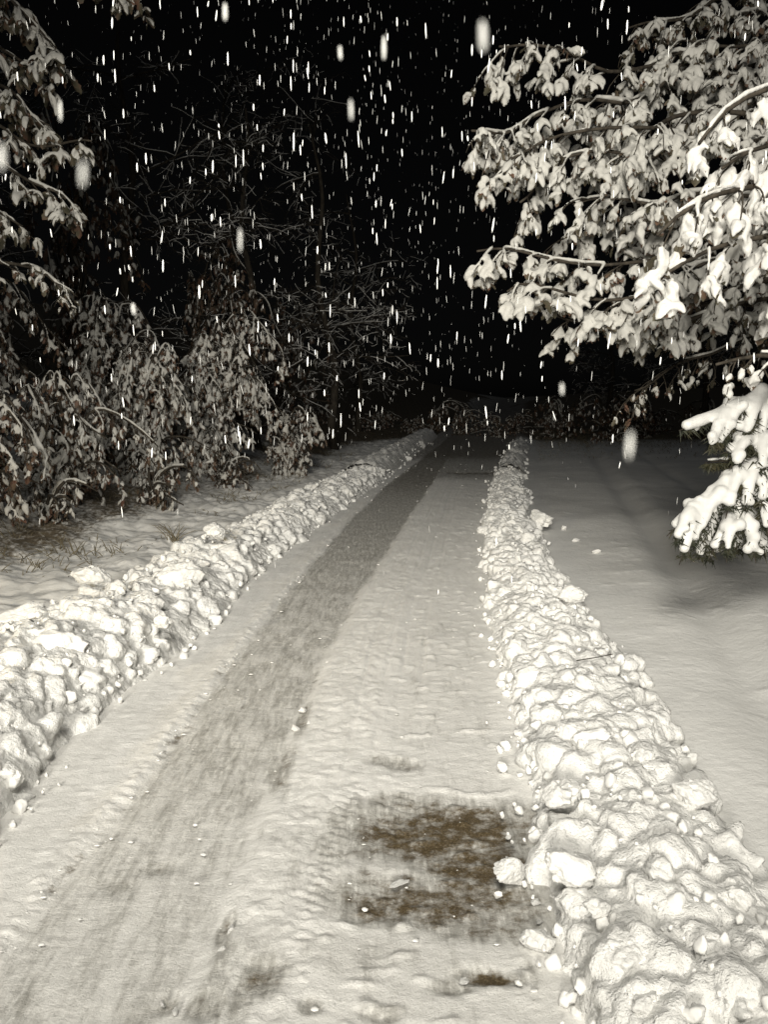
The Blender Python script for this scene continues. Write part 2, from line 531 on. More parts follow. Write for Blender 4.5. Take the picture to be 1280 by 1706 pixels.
veg = 0.82 * sstep(1.2, 3.0, left) * (0.75 + 0.5 * perlin(P3(X, Y, None, 0.7))) + 0.25 * sstep(16, 26, Y) * (left > 0) \
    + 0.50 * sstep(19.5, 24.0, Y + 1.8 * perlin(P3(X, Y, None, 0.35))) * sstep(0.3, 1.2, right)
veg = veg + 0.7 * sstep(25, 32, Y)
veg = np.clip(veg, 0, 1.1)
nx, ny = len(xs), len(ys)
idx = np.arange(nx * ny).reshape(ny, nx)
quads = np.stack([idx[:-1, :-1], idx[:-1, 1:], idx[1:, 1:], idx[1:, :-1]], -1).reshape(-1, 4)
Vt = np.stack([X, Y, Z], -1)
cxq = X[quads].mean(1); cyq = Y[quads].mean(1)
isroad = (cxq > cx(L_IN, cyq) - 0.15) & (cxq < cx(R_IN, cyq) + 0.15) & (cyq > -160)

def submesh(name, sel, mat, attrs):
    q = quads[sel]; used = np.unique(q)
    rem = np.zeros(len(Vt), dtype=np.int64); rem[used] = np.arange(len(used))
    me = mesh_from(name, Vt[used], [rem[q]], True, {k_: v_[used] for k_, v_ in attrs.items()})
    return link(name, me, mat)

tag(submesh("driveway", isroad, M_ROAD, {"slush": a_slush, "bare": a_bare}), kind='structure')
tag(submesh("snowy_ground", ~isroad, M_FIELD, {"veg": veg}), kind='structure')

def zland(x, y):
    h, _ = terrain_h(np.array([x]), np.array([y])); return float(h[0])

# ------------------------------------------------------------------ snow banks
def bank_profile(side, s, y):
    """s = 0 at inner edge .. 1 at outer edge ; returns height"""
    if side > 0:
        H = 0.17 + 0.05 * perlin(P3(y * 0.9, y * 0, None)) + 0.03 * perlin(P3(y * 2.7 + 9, y * 0, None))
    else:
        H = 0.27 + 0.07 * perlin(P3(y * 0.8 + 4, y * 0, None)) + 0.04 * perlin(P3(y * 2.5 + 19, y * 0, None)) + 0.10 * sstep(5.5, 4.0, y)
    prof = np.sin(np.pi * np.clip(s, 0, 1) ** 0.85) ** 0.75
    return H * prof

def bank_width(side, y):
    if side > 0:
        return 0.62 + 0.16 * sstep(9, 3, y) + 0.06 * np.sin(y * 1.7)
    return 0.95 + 0.3 * sstep(7, 4, y) + 0.05 * np.sin(y * 1.3)

# clod templates
def clod_mesh(seed, sub, name, flat=0.75):
    V, F = ICO[sub]
    r = np.random.default_rng(seed)
    off = r.uniform(0, 90, 3)
    sc = np.array([1, r.uniform(0.58, 0.95), r.uniform(flat - .22, flat + .05)])
    f1, f2, idv = worley(V * 0.95 + off)
    d = 0.85 + 0.62 * fbm(V * 1.0 + off, 2) + 0.20 * (idv - .5)
    # planar-ish broken faces
    for k_ in range(9):
        n_ = r.normal(size=3); n_ /= np.linalg.norm(n_)
        cut = r.uniform(0.42, 0.75)
        dn = (V * d[:, None]) @ n_
        d = np.where(dn > cut, d - (dn - cut) * 0.9 / np.maximum(V @ n_, 0.2), d)
    d = d + 0.10 * billow(V * 1.7 + off, 2) + 0.05 * fbm(V * 4.0 + off, 3) + 0.03 * billow(V * 5.0 + off, 2)
    if sub >= 4: d = d + 0.02 * billow(V * 11 + off, 2)
    W_ = V * d[:, None] * sc
    W_ = W_ / np.abs(W_[:, 0]).max()
    return W_, F

CL_HI = [clod_mesh(100 + k_, 5, "c") for k_ in range(10)]
CL_MD = [clod_mesh(200 + k_, 4, "c") for k_ in range(10)]
CL_LO = [clod_mesh(300 + k_, 2, "c", 0.8) for k_ in range(10)]
CL_U = [clod_mesh(400 + k_, 3, 'c') for k_ in range(12)]
ME_HI = [mesh_from("clod", v_, [f_]) for v_, f_ in CL_HI]
ME_MD = [mesh_from("clod", v_, [f_]) for v_, f_ in CL_MD]

def eval_mesh(o):
    dg = bpy.context.evaluated_depsgraph_get(); dg.update()
    ev = o.evaluated_get(dg); me = ev.to_mesh()
    n = len(me.vertices); V = np.empty(n * 3, np.float32); me.vertices.foreach_get("co", V)
    N = np.empty(n * 3, np.float32); me.vertices.foreach_get("normal", N)
    lt = np.empty(len(me.polygons), np.int32); me.polygons.foreach_get("loop_total", lt)
    lv = np.empty(len(me.loops), np.int32); me.loops.foreach_get("vertex_index", lv)
    st = np.empty(len(me.polygons), np.int32); me.polygons.foreach_get("loop_start", st)
    F = []
    for k_ in (3, 4):
        ss = st[lt == k_]
        if len(ss): F.append(lv[ss[:, None] + np.arange(k_)[None, :]])
    ev.to_mesh_clear()
    return V.reshape(-1, 3).astype(float), N.reshape(-1, 3).astype(float), F

def bank_sheet(side, y0, y1, rel, mn, ns):
    yv = spaced(y0, min(y1, 24 if side > 0 else 30), rel, mn)
    sv = np.linspace(-0.05, 1.05, ns)
    S, YB = np.meshgrid(sv, yv)
    S = S.ravel(); YB = YB.ravel()
    XB = cx(R_IN if side > 0 else L_IN, YB) + side * S * bank_width(side, YB)
    h = bank_profile(side, S, YB)
    hR_, _, _ = road_h(XB, YB); hT_, _ = terrain_h(XB, YB)
    kk = sstep(0.1, 0.9, S)
    env = np.sin(np.pi * np.clip(S, 0, 1)) ** 0.5
    z = hR_ * (1 - kk) + hT_ * kk + h * 0.80 + env * 0.05 * fbm(P3(XB * 4, YB * 4), 3) - 0.03 * (1 - env)
    return sv, yv, XB, YB, z, env

def grid_quads(n1, n2, flip):
    ii = np.arange(n1 * n2).reshape(n2, n1)
    q = np.stack([ii[:-1, :-1], ii[:-1, 1:], ii[1:, 1:], ii[1:, :-1]], -1).reshape(-1, 4)
    return q[:, ::-1] if flip else q

def make_bank(side, name, label):
    # near stretch: the heap and hundreds of embedded lumps melted into one skin
    rs = np.random.default_rng(11 if side > 0 else 12)
    YC = 15.0
    sv, yv, XB, YB, z, env = bank_sheet(side, 0.9, YC + 0.3, 0.004, 0.02, 60)
    n1, n2 = len(sv), len(yv)
    top = np.stack([XB, YB, z], -1); bot = top.copy(); bot[:, 2] = -0.22
    n = len(top)
    q = grid_quads(n1, n2, side < 0)
    ii = np.arange(n).reshape(n2, n1)
    border = np.concatenate([ii[0, :], ii[1:, -1], ii[-1, -2::-1], ii[-2:0:-1, 0]])
    nb = np.roll(border, -1)
    sides_ = np.stack([border, border + n, nb + n, nb], -1)
    if side < 0: sides_ = sides_[:, ::-1]
    g = Geo(); g.add(np.concatenate([top, bot]), None, np.concatenate([q, (q + n)[:, ::-1], sides_]))
    for k_ in range(1500):
        y = math.exp(rs.uniform(math.log(1.0), math.log(YC)))
        s_ = rs.beta(1.35, 1.5)
        inner = float(cx(R_IN if side > 0 else L_IN, np.array([y]))[0])
        x = inner + side * s_ * float(bank_width(side, np.array([y]))[0] if side < 0 else bank_width(side, np.array([y]))[0])
        hh = float(bank_profile(side, np.array([s_]), np.array([y]))[0])
        r = (0.022 + 0.105 * rs.random() ** 2.1) * (1.0 if side > 0 else 1.2)
        T = CL_U[rs.integers(len(CL_U))]
        R = np.array(Euler((rs.uniform(-1, 1), rs.uniform(-1, 1), rs.uniform(0, 6.28))).to_matrix())
        g.add(((T[0] * r) @ R.T) + np.array([x, y, hh * 0.82 + 0.02 - r * 0.32 + rs.uniform(-.015, .015)]), T[1])
    tmp = link("tmp", g.mesh("tmp"), None)
    rm = tmp.modifiers.new("r", 'REMESH'); rm.mode = 'VOXEL'; rm.voxel_size = 0.0125
    sm = tmp.modifiers.new("s", 'SMOOTH'); sm.factor = 0.5; sm.iterations = 6
    V, N, F = eval_mesh(tmp)
    bpy.data.objects.remove(tmp)
    keep = V[:, 2] > -0.08
    # cauliflower swelling and fine crumbs along the normal
    d = 0.016 * billow(V * 6.5, 2) + 0.040 * fbm(V * 5.0 + 40, 4, 0.65) + 0.010 * fbm(V * 26.0, 3, .6) + 0.005 * billow(V * 20.0, 2) - 0.006
    V = V + N * d[:, None]
    F = [f[keep[f].all(1)] for f in F]
    # far stretch
    sv, yv, XB, YB, z, env = bank_sheet(side, YC, 42, 0.005, 0.03, 70)
    p = P3(XB, YB, z)
    f1, f2, idv = worley(p * 5.0); g1, g2, idw = worley(p * 10.0 + 3, 5)
    z = z + env * (0.11 * (1 - f1) * (0.4 + idv) + 0.05 * (1 - g1) * (0.4 + idw) + 0.05 * billow(p * 4, 3))
    Vf = np.stack([XB, YB, z], -1); qf = grid_quads(len(sv), len(yv), side < 0) + len(V)
    V = np.concatenate([V, Vf]); F.append(qf)
    tri = [f for f in F if f.shape[1] == 3]; qu = [f for f in F if f.shape[1] == 4]
    FF = ([np.concatenate(tri)] if tri else []) + [np.concatenate(qu)]
    return tag(link(name, mesh_from(name, V, FF), M_BANK), label, 'snow bank')

make_bank(1, "snow_bank", "narrow ridge of ploughed lumpy snow between the driveway and the smooth snow field")
make_bank(-1, "snow_bank", "tall ridge of ploughed lumpy snow between the driveway and the bushes")

def clod(p, r, label, group=None, hi=False, rot=None):
    me = random.choice(ME_HI if hi else ME_MD)
    o = link("snow_clod", me, M_CLOD)
    o.location = p
    o.scale = (r, r, r)
    o.rotation_euler = rot or (random.uniform(-.5, .5), random.uniform(-.5, .5), random.uniform(0, 6.28))
    tag(o, label, 'snow lump', group)
    return o

def surf(side, s, y):
    S = np.array([s]); Yv = np.array([y])
    inner = cx(R_IN if side > 0 else L_IN, Yv)
    x = inner + side * S * bank_width(side, Yv)
    h = bank_profile(side, S, Yv) * 0.92
    return float(x[0]), y, float(h[0])

# large clods at their places on the right bank (photo px, size px)
near_right = [
    (850, 1455, 70, "single knobbly snow block lying alone on the bare brown patch of the driveway"),
    (935, 1330, 85, "tall upright snow lump above the round boulder on the driveway edge of the narrow bank"),
    (945, 1450, 90, "big rounded snow boulder at the driveway edge right beside the lone block"),
    (1090, 1470, 95, "broad cracked snow boulder in the middle of the narrow bank level with the lone block"),
    (1000, 1520, 60, "rounded snow lump below the gap between the two big boulders of the narrow bank"),
    (1050, 1600, 110, "largest smooth snow boulder of the narrow bank near the bottom of the photo"),
    (900, 1575, 62, "low soft snow lump against the bank between the brown patch and the small dark hole"),
    (1185, 1610, 85, "snow boulder on the outer half of the narrow bank near its bottom end"),
    (1080, 1680, 75, "snow boulder at the very bottom edge of the photo in the narrow bank"),
    (950, 1225, 62, "flat tilted snow slab on top of the narrow bank above the upright lump"),
    (985, 1240, 70, "long snow slab lying across the crest of the narrow bank"),
    (1100, 1390, 62, "pointed snow lump on the outer slope above the broad cracked boulder"),
    (1070, 1265, 60, "angular snow block on the crest beside the long slab"),
    (1160, 1330, 75, "large soft snow block on the field side of the narrow bank"),
    (955, 995, 48, "flat-topped snow block standing out of the narrow bank halfway up the driveway"),
    (900, 865, 42, "tilted upright snow slab leaning on the narrow bank above the loose field crumbs"),
    (1230, 1500, 75, "snow block at the field-side foot of the narrow bank near the photo edge"),
    (1225, 1690, 85, "snow boulder in the bottom right corner of the photo"),
]
for px, py, spx, lb in near_right:
    lone = py == 1455 and px == 850
    z0 = 0.02 if lone or py == 1575 else 0.15
    g = ground(px, py, z0 if not lone else 0.05)
    D = (g - CAMP) @ FWD
    r = spx / FPX * D * 0.56
    clod((g[0], g[1], (z0 + 0.015) if not lone else 0.06), r, lb, hi=True,
         rot=(1.2, 0.3, 0.6) if lone else None)
near_left = [
    (90, 1085, 105, "largest yellowish snow boulder of the tall bank with a deep shadow beside it"),
    (30, 1040, 90, "yellowish snow boulder behind the largest one at the edge of the photo"),
    (300, 960, 72, "broad snow mound on the crest of the tall bank above the driveway edge"),
    (345, 990, 42, "rounded snow lump at the driveway-side tip of the broad mound"),
    (240, 1010, 62, "cracked snow boulder between the yellowish one and the broad mound"),
    (270, 1035, 40, "snow lump at the foot of the cracked boulder near the driveway"),
    (60, 1190, 62, "snow lump below the largest yellowish boulder"),
    (30, 1160, 60, "snow lump at the photo edge below the yellowish boulders"),
    (20, 1290, 58, "nearest snow boulder of the tall bank with a dark shadow beside it"),
    (45, 1330, 26, "small snow lump at the foot of the nearest tall-bank boulder on the driveway"),
    (150, 1175, 32, "small wedge of snow on the driveway beside the tall bank"),
    (360, 885, 44, "bright round snow ball standing on the crest of the tall bank below the grass tuft"),
    (150, 960, 60, "soft snow heap on the far side of the tall bank crest"),
    (100, 1222, 24, "small snow lump rolled onto the driveway level with the nearest boulder"),
]
for px, py, spx, lb in near_left:
    z0 = 0.26 if py < 1120 and px < 330 else 0.12
    if spx < 35: z0 = 0.03
    if px == 360: z0 = 0.42
    g = ground(px, py, z0)
    D = (g - CAMP) @ FWD
    clod((g[0], g[1], z0), spx / FPX * D * 0.58, lb, hi=True)

# the many other clods that make up the banks
def scatter(side, n, label, group, ylo, yhi, rlo, rhi, used):
    c_ = 0; tries = 0
    while c_ < n and tries < n * 40:
        tries += 1
        y = math.exp(random.uniform(math.log(ylo), math.log(yhi)))
        s = random.betavariate(1.5, 1.7)
        x, y, h = surf(side, s, y)
        r = random.uniform(0, 1) ** 1.4 * (rhi - rlo) + rlo
        r *= (1.0 + 0.02 * y)
        if any((x - a) ** 2 + (y - b_) ** 2 < (0.75 * (r + c__)) ** 2 for a, b_, c__ in used):
            continue
        used.append((x, y, r))
        clod((x, y, h - r * 0.28), r, label, group, hi=False)
        c_ += 1
usedR, usedL = [], []
scatter(1, 90, "rough snow lump heaped in the narrow bank beside the snow field", "snow lumps of the narrow bank", 1.6, 20, 0.045, 0.13, usedR)
scatter(-1, 90, "rough snow lump heaped in the tall bank beside the bushes", "snow lumps of the tall bank", 2.2, 24, 0.055, 0.16, usedL)

# crumbs: nobody could count them
G = Geo()
def add_inst(G_, T, p, s, R=None):
    V_, F_ = T
    Q = V_ * s
    if R is not None: Q = Q @ R.T
    G_.add(Q + p, F_)
def rand_rot():
    return np.array(Euler((random.uniform(0, 6.28), random.uniform(0, 6.28), random.uniform(0, 6.28))).to_matrix())
for side in (1, -1):
    for k_ in range(800):
        y = math.exp(random.uniform(math.log(1.5), math.log(26)))
        s = random.uniform(-0.02, 1.0) if random.random() < .8 else random.gauss(0, 0.05) - 0.02
        x, y, h = surf(side, max(s, 0), y)
        if s < 0: x += side * s * 1.0
        r = (0.006 + 0.022 * random.random() ** 2.5) * (1 + 0.03 * y)
        add_inst(G, random.choice(CL_U), np.array([x, y, h + 0.025 + random.uniform(0, .02)]), r * 1.15, rand_rot())
tag(link("snow_crumbs", G.mesh("snow_crumbs"), M_CLOD), 'small crumbs of snow strewn over and along both ploughed banks', 'snow crumbs', kind='stuff')

G = Geo()
for k_ in range(900):     # crumbs on the drive, denser along the track edges
    y = math.exp(random.uniform(math.log(1.5), math.log(18)))
    Y1 = np.array([y])
    mode = random.random()
    if mode < .3: x = float(cx(TR_L, Y1)[0]) + random.gauss(-0.03, 0.05)
    elif mode < .75: x = random.uniform(float(cx(TR_R, Y1)[0]), float(cx(RD_R, Y1)[0])) + random.gauss(0, .03)
    else: x = random.uniform(float(cx(L_IN, Y1)[0]), float(cx(R_IN, Y1)[0]))
    r = 0.002 + 0.007 * random.random() ** 3
    add_inst(G, random.choice(CL_LO), np.array([x, y, 0.020]), r * (1 + 0.08 * y) * np.array([1.3, 1.0, 0.5]))
tag(link("loose_snow", G.mesh("loose_snow"), M_CLOD), 'loose grains of snow scattered over the driveway', 'loose snow', kind='stuff')

road_lumps = [(505, 1182, 14, "two-pointed bit of white snow lying at the wheel track edge mid driveway"),
              (492, 1212, 13, "small white snow bit just below the pointed one at the wheel track edge"),
              (515, 1205, 12, "small snow bit beside the others on the side of the middle ridge"),
              (495, 1268, 10, "lowest of the small white snow bits at the wheel track edge"),
              (385, 1548, 24, "thin broken snow plate standing at the dark slit in the driveway"),
              (370, 1580, 20, "snow plate lying against the dark slit in the driveway"),
              (270, 1668, 17, "first small upright snow plate in the dark dent at the bottom of the photo"),
              (292, 1682, 15, "slender upright snow plate in the dark dent at the bottom of the photo"),
              (848, 1392, 10, "tiny snow ball just above the lone block on the driveway"),
              (893, 1500, 16, "small snow ball between the lone block and the bank"),
              (900, 1532, 15, "small snow ball at the bank foot below the lone block"),
              (665, 1470, 28, "flat snow flake patch lying on the brown bare asphalt"),
              (772, 1632, 16, "small snow chip at the end of the small dark hole"),
              (995, 920, 14, "small cone of snow standing alone on the smooth snow field"),
              (940, 880, 18, "small snow lump at the field side of the tilted slab"),
              (960, 900, 12, "small snow crumb next to the slab on the snow field"),
              (1048, 1028, 10, "tiny snow lump on the snow field level with the flat-topped block")]
for px, py, spx, lb in road_lumps:
    g = ground(px, py, 0.03); D = (g - CAMP) @ FWD
    r = spx / FPX * D * 0.6
    z = zland(g[0], g[1]) if px > 935 else 0.02
    o = clod((g[0], g[1], z + 0.2 * r), r, lb, hi=False)
    if 'plate' in lb: o.scale = (r * 0.45, r, r * 1.1)
    if 'flat' in lb: o.scale = (r * 1.2, r * 0.7, r * 0.25); o.rotation_euler = (0, 0, 0.4)

# ------------------------------------------------------------------ vegetation
def blob_tpl(seed, sub, L=1.0, Wd=0.55, T=0.42):
    V, F = ICO[sub]
    r = np.random.default_rng(seed); off = r.uniform(0, 90, 3)
    d = 0.84 + 0.62 * fbm(V * 1.35 + off, 2) + 0.26 * billow(V * 2.0 + off, 2)
    Q = V * d[:, None] * np.array([L, Wd, T])
    Q[:, 2] -= 0.30 * (Q[:, 0] + 0.2) ** 2 * np.sign(Q[:, 0] + .2) * (Q[:, 0] > -.2)   # droop at the tip
    Q[:, 1] *= 1.0 - 0.30 * np.clip(Q[:, 0], -1, 1)
    Q[:, 2] = np.where(Q[:, 2] < -0.1 - 0.3 * np.clip(Q[:, 0], 0, 1) ** 2, Q[:, 2] * 0.75, Q[:, 2])
    return Q, F
BL3 = [blob_tpl(500 + k_, 3) for k_ in range(14)]
BL2 = [blob_tpl(520 + k_, 2) for k_ in range(14)]
BS3 = [blob_tpl(540 + k_, 3, 1.0, 0.38, 0.30) for k_ in range(10)]
BS2 = [blob_tpl(560 + k_, 2, 1.0, 0.38, 0.30) for k_ in range(10)]

# a lobed leaf, length 1 along x
_lx = np.linspace(0, 1, 8); _lw = np.array([0.02, 0.16, 0.24, 0.15, 0.28, 0.17, 0.18, 0.02])
_lv = []
for x_, w_ in zip(_lx, _lw):
    _lv += [[x_, -w_, 0.05 - 0.28 * x_ * x_], [x_, 0, -0.02 - 0.25 * x_ * x_], [x_, w_, 0.05 - 0.28 * x_ * x_]]
LEAFV = np.array(_lv)
LEAFF = np.array([[3 * i + j, 3 * i + j + 1, 3 * i + j + 4, 3 * i + j + 3] for i in range(7) for j in (0, 1)])

def add_leaf(G_, p, d, L, roll):
    R = frame(d, roll)
    G_.add((LEAFV * L) @ R.T + p, None, LEAFF)

def spray(gs, gl, gt, p, d, L, leafL, nl, tpl, droop=0.55, snow=0.85, fat=1.0):
    """a short twig with leaves, each carrying its pillow of snow"""
    d = np.array(d, float); d /= np.linalg.norm(d) + 1e-9
    pts = [np.array(p, float)]
    dd = d.copy()
    for k_ in range(3):
        dd = dd + np.array([random.gauss(0, .15), random.gauss(0, .15), -droop * 0.35]); dd /= np.linalg.norm(dd)
        pts.append(pts[-1] + dd * L / 3)
    gt.tube(pts, [0.005, 0.004, 0.003, 0.002], 4)
    for k_ in range(nl):
        t = random.uniform(0.2, 1.0) * 3; i = min(2, int(t)); q = pts[i] + (pts[i + 1] - pts[i]) * (t - i)
        a = random.uniform(0, 6.28)
        ld = dd * 0.45 + np.array([math.cos(a) * 0.8, math.sin(a) * 0.8, random.uniform(-1.2, 0.15) * (0.4 + droop)])
        ld /= np.linalg.norm(ld)
        ll = leafL * (random.uniform(0.4, 0.75) if random.random() < .55 else random.uniform(0.75, 1.4))
        add_leaf(gl, q, ld, ll, random.gauss(0, .5))
        if random.random() < snow:
            R = frame(ld, random.gauss(0, 0.25))
            V_, F_ = random.choice(tpl)
            up = np.array([0, 0, 1.0])
            c_ = q + ld * ll * 0.55 + up * ll * 0.10
            sc = ll * 0.56 * random.uniform(0.8, 1.2)
            gs.add((V_ * sc * np.array([1, fat, fat])) @ R.T + c_, F_)

def bough(gs, gl, gt, gb, path, r0, spacing, sub_len, leafL, nl, tpl, droop=0.5, snow=0.85, snow_ridge=True, fat=1.0, start=0.0, density=1.0):
    path = np.array(path, float)
    seg = np.linalg.norm(np.diff(path, axis=0), axis=1); cum = np.concatenate([[0], np.cumsum(seg)])
    L = cum[-1]; n = max(8, int(L / 0.12))
    tt = np.linspace(0, L, n)
    P_ = np.stack([np.interp(tt, cum, path[:, j]) for j in range(3)], -1)
    # smooth and wobble
    for _ in range(3):
        P_[1:-1] = 0.5 * P_[1:-1] + 0.25 * (P_[:-2] + P_[2:])
    P_ += 0.22 * np.stack([perlin(P_ * 1.3 + k_ * 9) for k_ in range(3)], -1) * np.minimum(1, tt / 1.0)[:, None]
    rad = r0 * (1 - 0.85 * tt / L) + 0.003
    gb.tube(P_, rad, 7)
    if snow_ridge:
        i0 = int(n * start)
        off = np.zeros_like(P_); off[:, 2] = rad * 0.9 + 0.012
        rr_ = (rad * 0.55 + 0.010) * (1 + 0.7 * perlin(P_ * 6.0) + .4 * perlin(P_ * 17.0))
        keep = np.abs(perlin(P_ * 2.1 + 4)) > 0.09
        s_ = i0
        for i in range(i0, n):
            if not keep[i] or i == n - 1:
                if i - s_ > 3: gs.tube((P_ + off)[s_:i], rr_[s_:i], 8, 0.8)
                s_ = i + 1
    pos = max(0.25, start * L)
    side = 1
    T_ = np.gradient(P_, axis=0); T_ /= np.linalg.norm(T_, axis=1)[:, None]
    while pos < L:
        i = min(n - 1, int(pos / L * (n - 1)))
        t_ = T_[i]; sd = np.cross(t_, [0, 0, 1.0]); sd /= np.linalg.norm(sd) + 1e-9
        side = -side
        d = t_ * random.uniform(0.3, 0.9) + sd * side * random.uniform(0.3, 1.0) + np.array([0, 0, random.uniform(-0.55, 0.25)])
        d /= np.linalg.norm(d)
        sl = sub_len * random.uniform(0.5, 1.2) * (1 - 0.35 * pos / L)
        m = 5
        q = [P_[i]]; dd = d.copy()
        for k_ in range(m):
            dd = dd + np.array([random.gauss(0, .12), random.gauss(0, .12), -droop * 0.28]); dd /= np.linalg.norm(dd)
            q.append(q[-1] + dd * sl / m)
        q = np.array(q)
        gt.tube(q, np.linspace(max(0.006, rad[i] * 0.4), 0.003, m + 1), 5)
        if snow > 0.5 and random.random() < .7:
            gs.tube(q[:-1] + np.array([0, 0, 0.012]), np.linspace(0.016, 0.010, m) * random.uniform(.7, 1.2), 6, 0.8)
        ns = max(2, int(sl / 0.10 * density))
        for k_ in range(ns):
            f = random.uniform(0.15, 1.0) * m; j = min(m - 1, int(f)); pp = q[j] + (q[j + 1] - q[j]) * (f - j)
            sdv = dd + np.array([random.gauss(0, .6), random.gauss(0, .6), random.gauss(-0.2, .3)])
            spray(gs, gl, gt, pp, sdv, random.uniform(.08, .2), leafL, nl, tpl, droop, snow, fat)
        pos += spacing * random.uniform(0.6, 1.4)

def trunk_pts(base, top, wob=0.1, n=12):
    b_ = np.array(base, float); t_ = np.array(top, float)
    tt = np.linspace(0, 1, n)[:, None]
    P_ = b_ + (t_ - b_) * tt
    P_[1:, :2] += wob * np.stack([np.array([math.sin(k_ * 0.9 + b_[0]), math.cos(k_ * 0.7 + b_[1])]) for k_ in range(1, n)])
    return P_

def build_tree(name, label, cat, base, top, tr0, boughs, leafmat, group=None, vox=0.012, snowm=None, **kw):
    """boughs: list of (pixel path [(px,py,D)..], overrides)"""
    root = tag(empty(name, base), label, cat, group)
    gs, gl, gt, gb = Geo(), Geo(), Geo(), Geo()
    tp = trunk_pts(base, top)
    gtr = Geo(); gtr.tube(tp, np.linspace(tr0, tr0 * 0.35, len(tp)), 12)
    for path, ov in boughs:
        k2 = dict(kw); k2.update(ov)
        pts = [np.array(at(*p)) if ov.get('pix', True) else np.array(p) for p in path]
        k2.pop('pix', None)
        zt = pts[0][2] - 0.35
        j = int(np.argmin(np.abs(tp[:, 2] - zt)))
        pts = [tp[j]] + pts
        l0 = np.linalg.norm(pts[1] - pts[0]); LT = sum(np.linalg.norm(pts[i + 1] - pts[i]) for i in range(len(pts) - 1))
        k2.setdefault('start', 0.5 * l0 / LT)
        bough(gs, gl, gt, gb, pts, **k2)
    o = link("trunk", gtr.mesh("trunk", base), M_BARK, root)
    o = link("boughs", gb.mesh("boughs", base), M_BARK, root)
    o = link("twigs", gt.mesh("twigs", base), M_BARK, root)
    if gl.n: link("leaves", gl.mesh("leaves", base), leafmat, root)
    melt(link("snow_clumps", gs.mesh("snow_clumps", base), snowm or M_DIMSNOW, root), vox)
    return root

def melt(o, vox):
    """let touching pillows of snow run into each other"""
    rm = o.modifiers.new("merge", 'REMESH'); rm.mode = 'VOXEL'; rm.voxel_size = vox; rm.use_smooth_shade = True
    sm = o.modifiers.new("soft", 'SMOOTH'); sm.factor = 0.4; sm.iterations = 1

OAK = dict(r0=0.04, spacing=0.075, sub_len=0.62, leafL=0.085, nl=9, tpl=BL2, droop=0.6, snow=0.9, fat=1.05)
build_tree("oak_tree", "tall snow-laden oak whose boughs reach farthest over the driveway", "tree",
    (6.3, 8.2, 0.1), (6.6, 8.4, 9), 0.22, [
    ([(1380, 60, 7.9), (1250, 95, 7.4), (1100, 118, 7.1), (960, 100, 6.9), (850, 92, 6.7)], {}),
    ([(1350, 90, 7.6), (1100, 140, 7.0), (950, 175, 6.7), (840, 195, 6.6), (785, 225, 6.5)], {}),
    ([(1380, 150, 7.0), (1200, 200, 6.6), (1050, 215, 6.4), (900, 232, 6.3), (840, 270, 6.2)], {}),
    ([(1400, 210, 7.0), (1200, 250, 6.5), (1050, 270, 6.4), (920, 285, 6.3), (860, 330, 6.2)], {}),
    ([(1400, 290, 6.9), (1180, 320, 6.5), (1060, 340, 6.4), (960, 350, 6.4)], {}),
    ([(1400, 420, 7.0), (1200, 445, 6.6), (1000, 438, 6.4), (880, 428, 6.3), (800, 418, 6.2)], dict(r0=0.035, sub_len=0.42)),
    ([(1400, 480, 7.0), (1180, 480, 6.6), (1030, 490, 6.4), (900, 490, 6.3), (850, 505, 6.3)], dict(sub_len=0.45, leafL=0.10)),
    ([(1400, 380, 7.2), (1200, 380, 6.8), (1060, 395, 6.7)], {}),
    ([(1400, 330, 7.6), (1200, 335, 7.3), (1050, 350, 7.1), (930, 380, 7.0)], {}),
    ([(1400, 120, 8.0), (1200, 150, 7.7), (1020, 180, 7.5), (880, 240, 7.3)], {}),
    ([(1380, 20, 7.6), (1240, 70, 7.3), (1120, 90, 7.2)], {}),
    ([(1400, 520, 7.0), (1220, 510, 6.8), (1050, 520, 6.7), (920, 530, 6.6)], dict(sub_len=0.4, leafL=.08)),
    ([(1380, -60, 8.4), (1250, -30, 8.2), (1130, 30, 8.0), (1040, 48, 8.0)], dict(snow=0.6)),
    ([(1380, 0, 8.4), (1280, 30, 8.2), (1180, 60, 8.0)], dict(snow=0.7)),
    ([(1400, 470, 7.6), (1230, 540, 7.4), (1140, 600, 7.2), (1060, 648, 7.0)], dict(r0=0.028, nl=3, leafL=0.07, sub_len=0.5, snow=0.5)),
    ([(1400, 440, 7.8), (1280, 500, 7.6), (1150, 520, 7.5)], dict(nl=4, leafL=0.09, snow=0.5)),
    ], M_OAKLEAF, **OAK)
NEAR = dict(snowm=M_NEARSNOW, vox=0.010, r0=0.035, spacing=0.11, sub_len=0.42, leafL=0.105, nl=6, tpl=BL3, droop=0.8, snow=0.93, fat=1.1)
build_tree("oak_tree", "closer oak with the whitest and fattest snow pillows near the edge of the photo", "tree",
    (3.7, 4.2, 0.1), (3.9, 4.4, 7), 0.16, [
    ([(1420, 120, 4.4), (1290, 165, 4.3), (1200, 190, 4.25), (1150, 235, 4.2)], dict(sub_len=0.3)),
    ([(1420, 200, 4.4), (1300, 240, 4.3), (1215, 280, 4.2)], dict(sub_len=0.3)),
    ([(1450, 280, 4.3), (1290, 320, 4.2), (1180, 340, 4.1), (1110, 390, 4.1)], {}),
    ([(1450, 350, 4.3), (1290, 400, 4.2), (1180, 420, 4.1), (1120, 445, 4.1)], dict(sub_len=0.3)),
    ([(1400, 560, 4.4), (1290, 592, 4.3), (1220, 600, 4.2), (1165, 605, 4.2)], dict(leafL=0.07, sub_len=0.2, nl=4)),
    ([(1450, 420, 4.4), (1330, 455, 4.3), (1262, 465, 4.3)], dict(sub_len=0.25)),
    ], M_OAKLEAF, **NEAR)
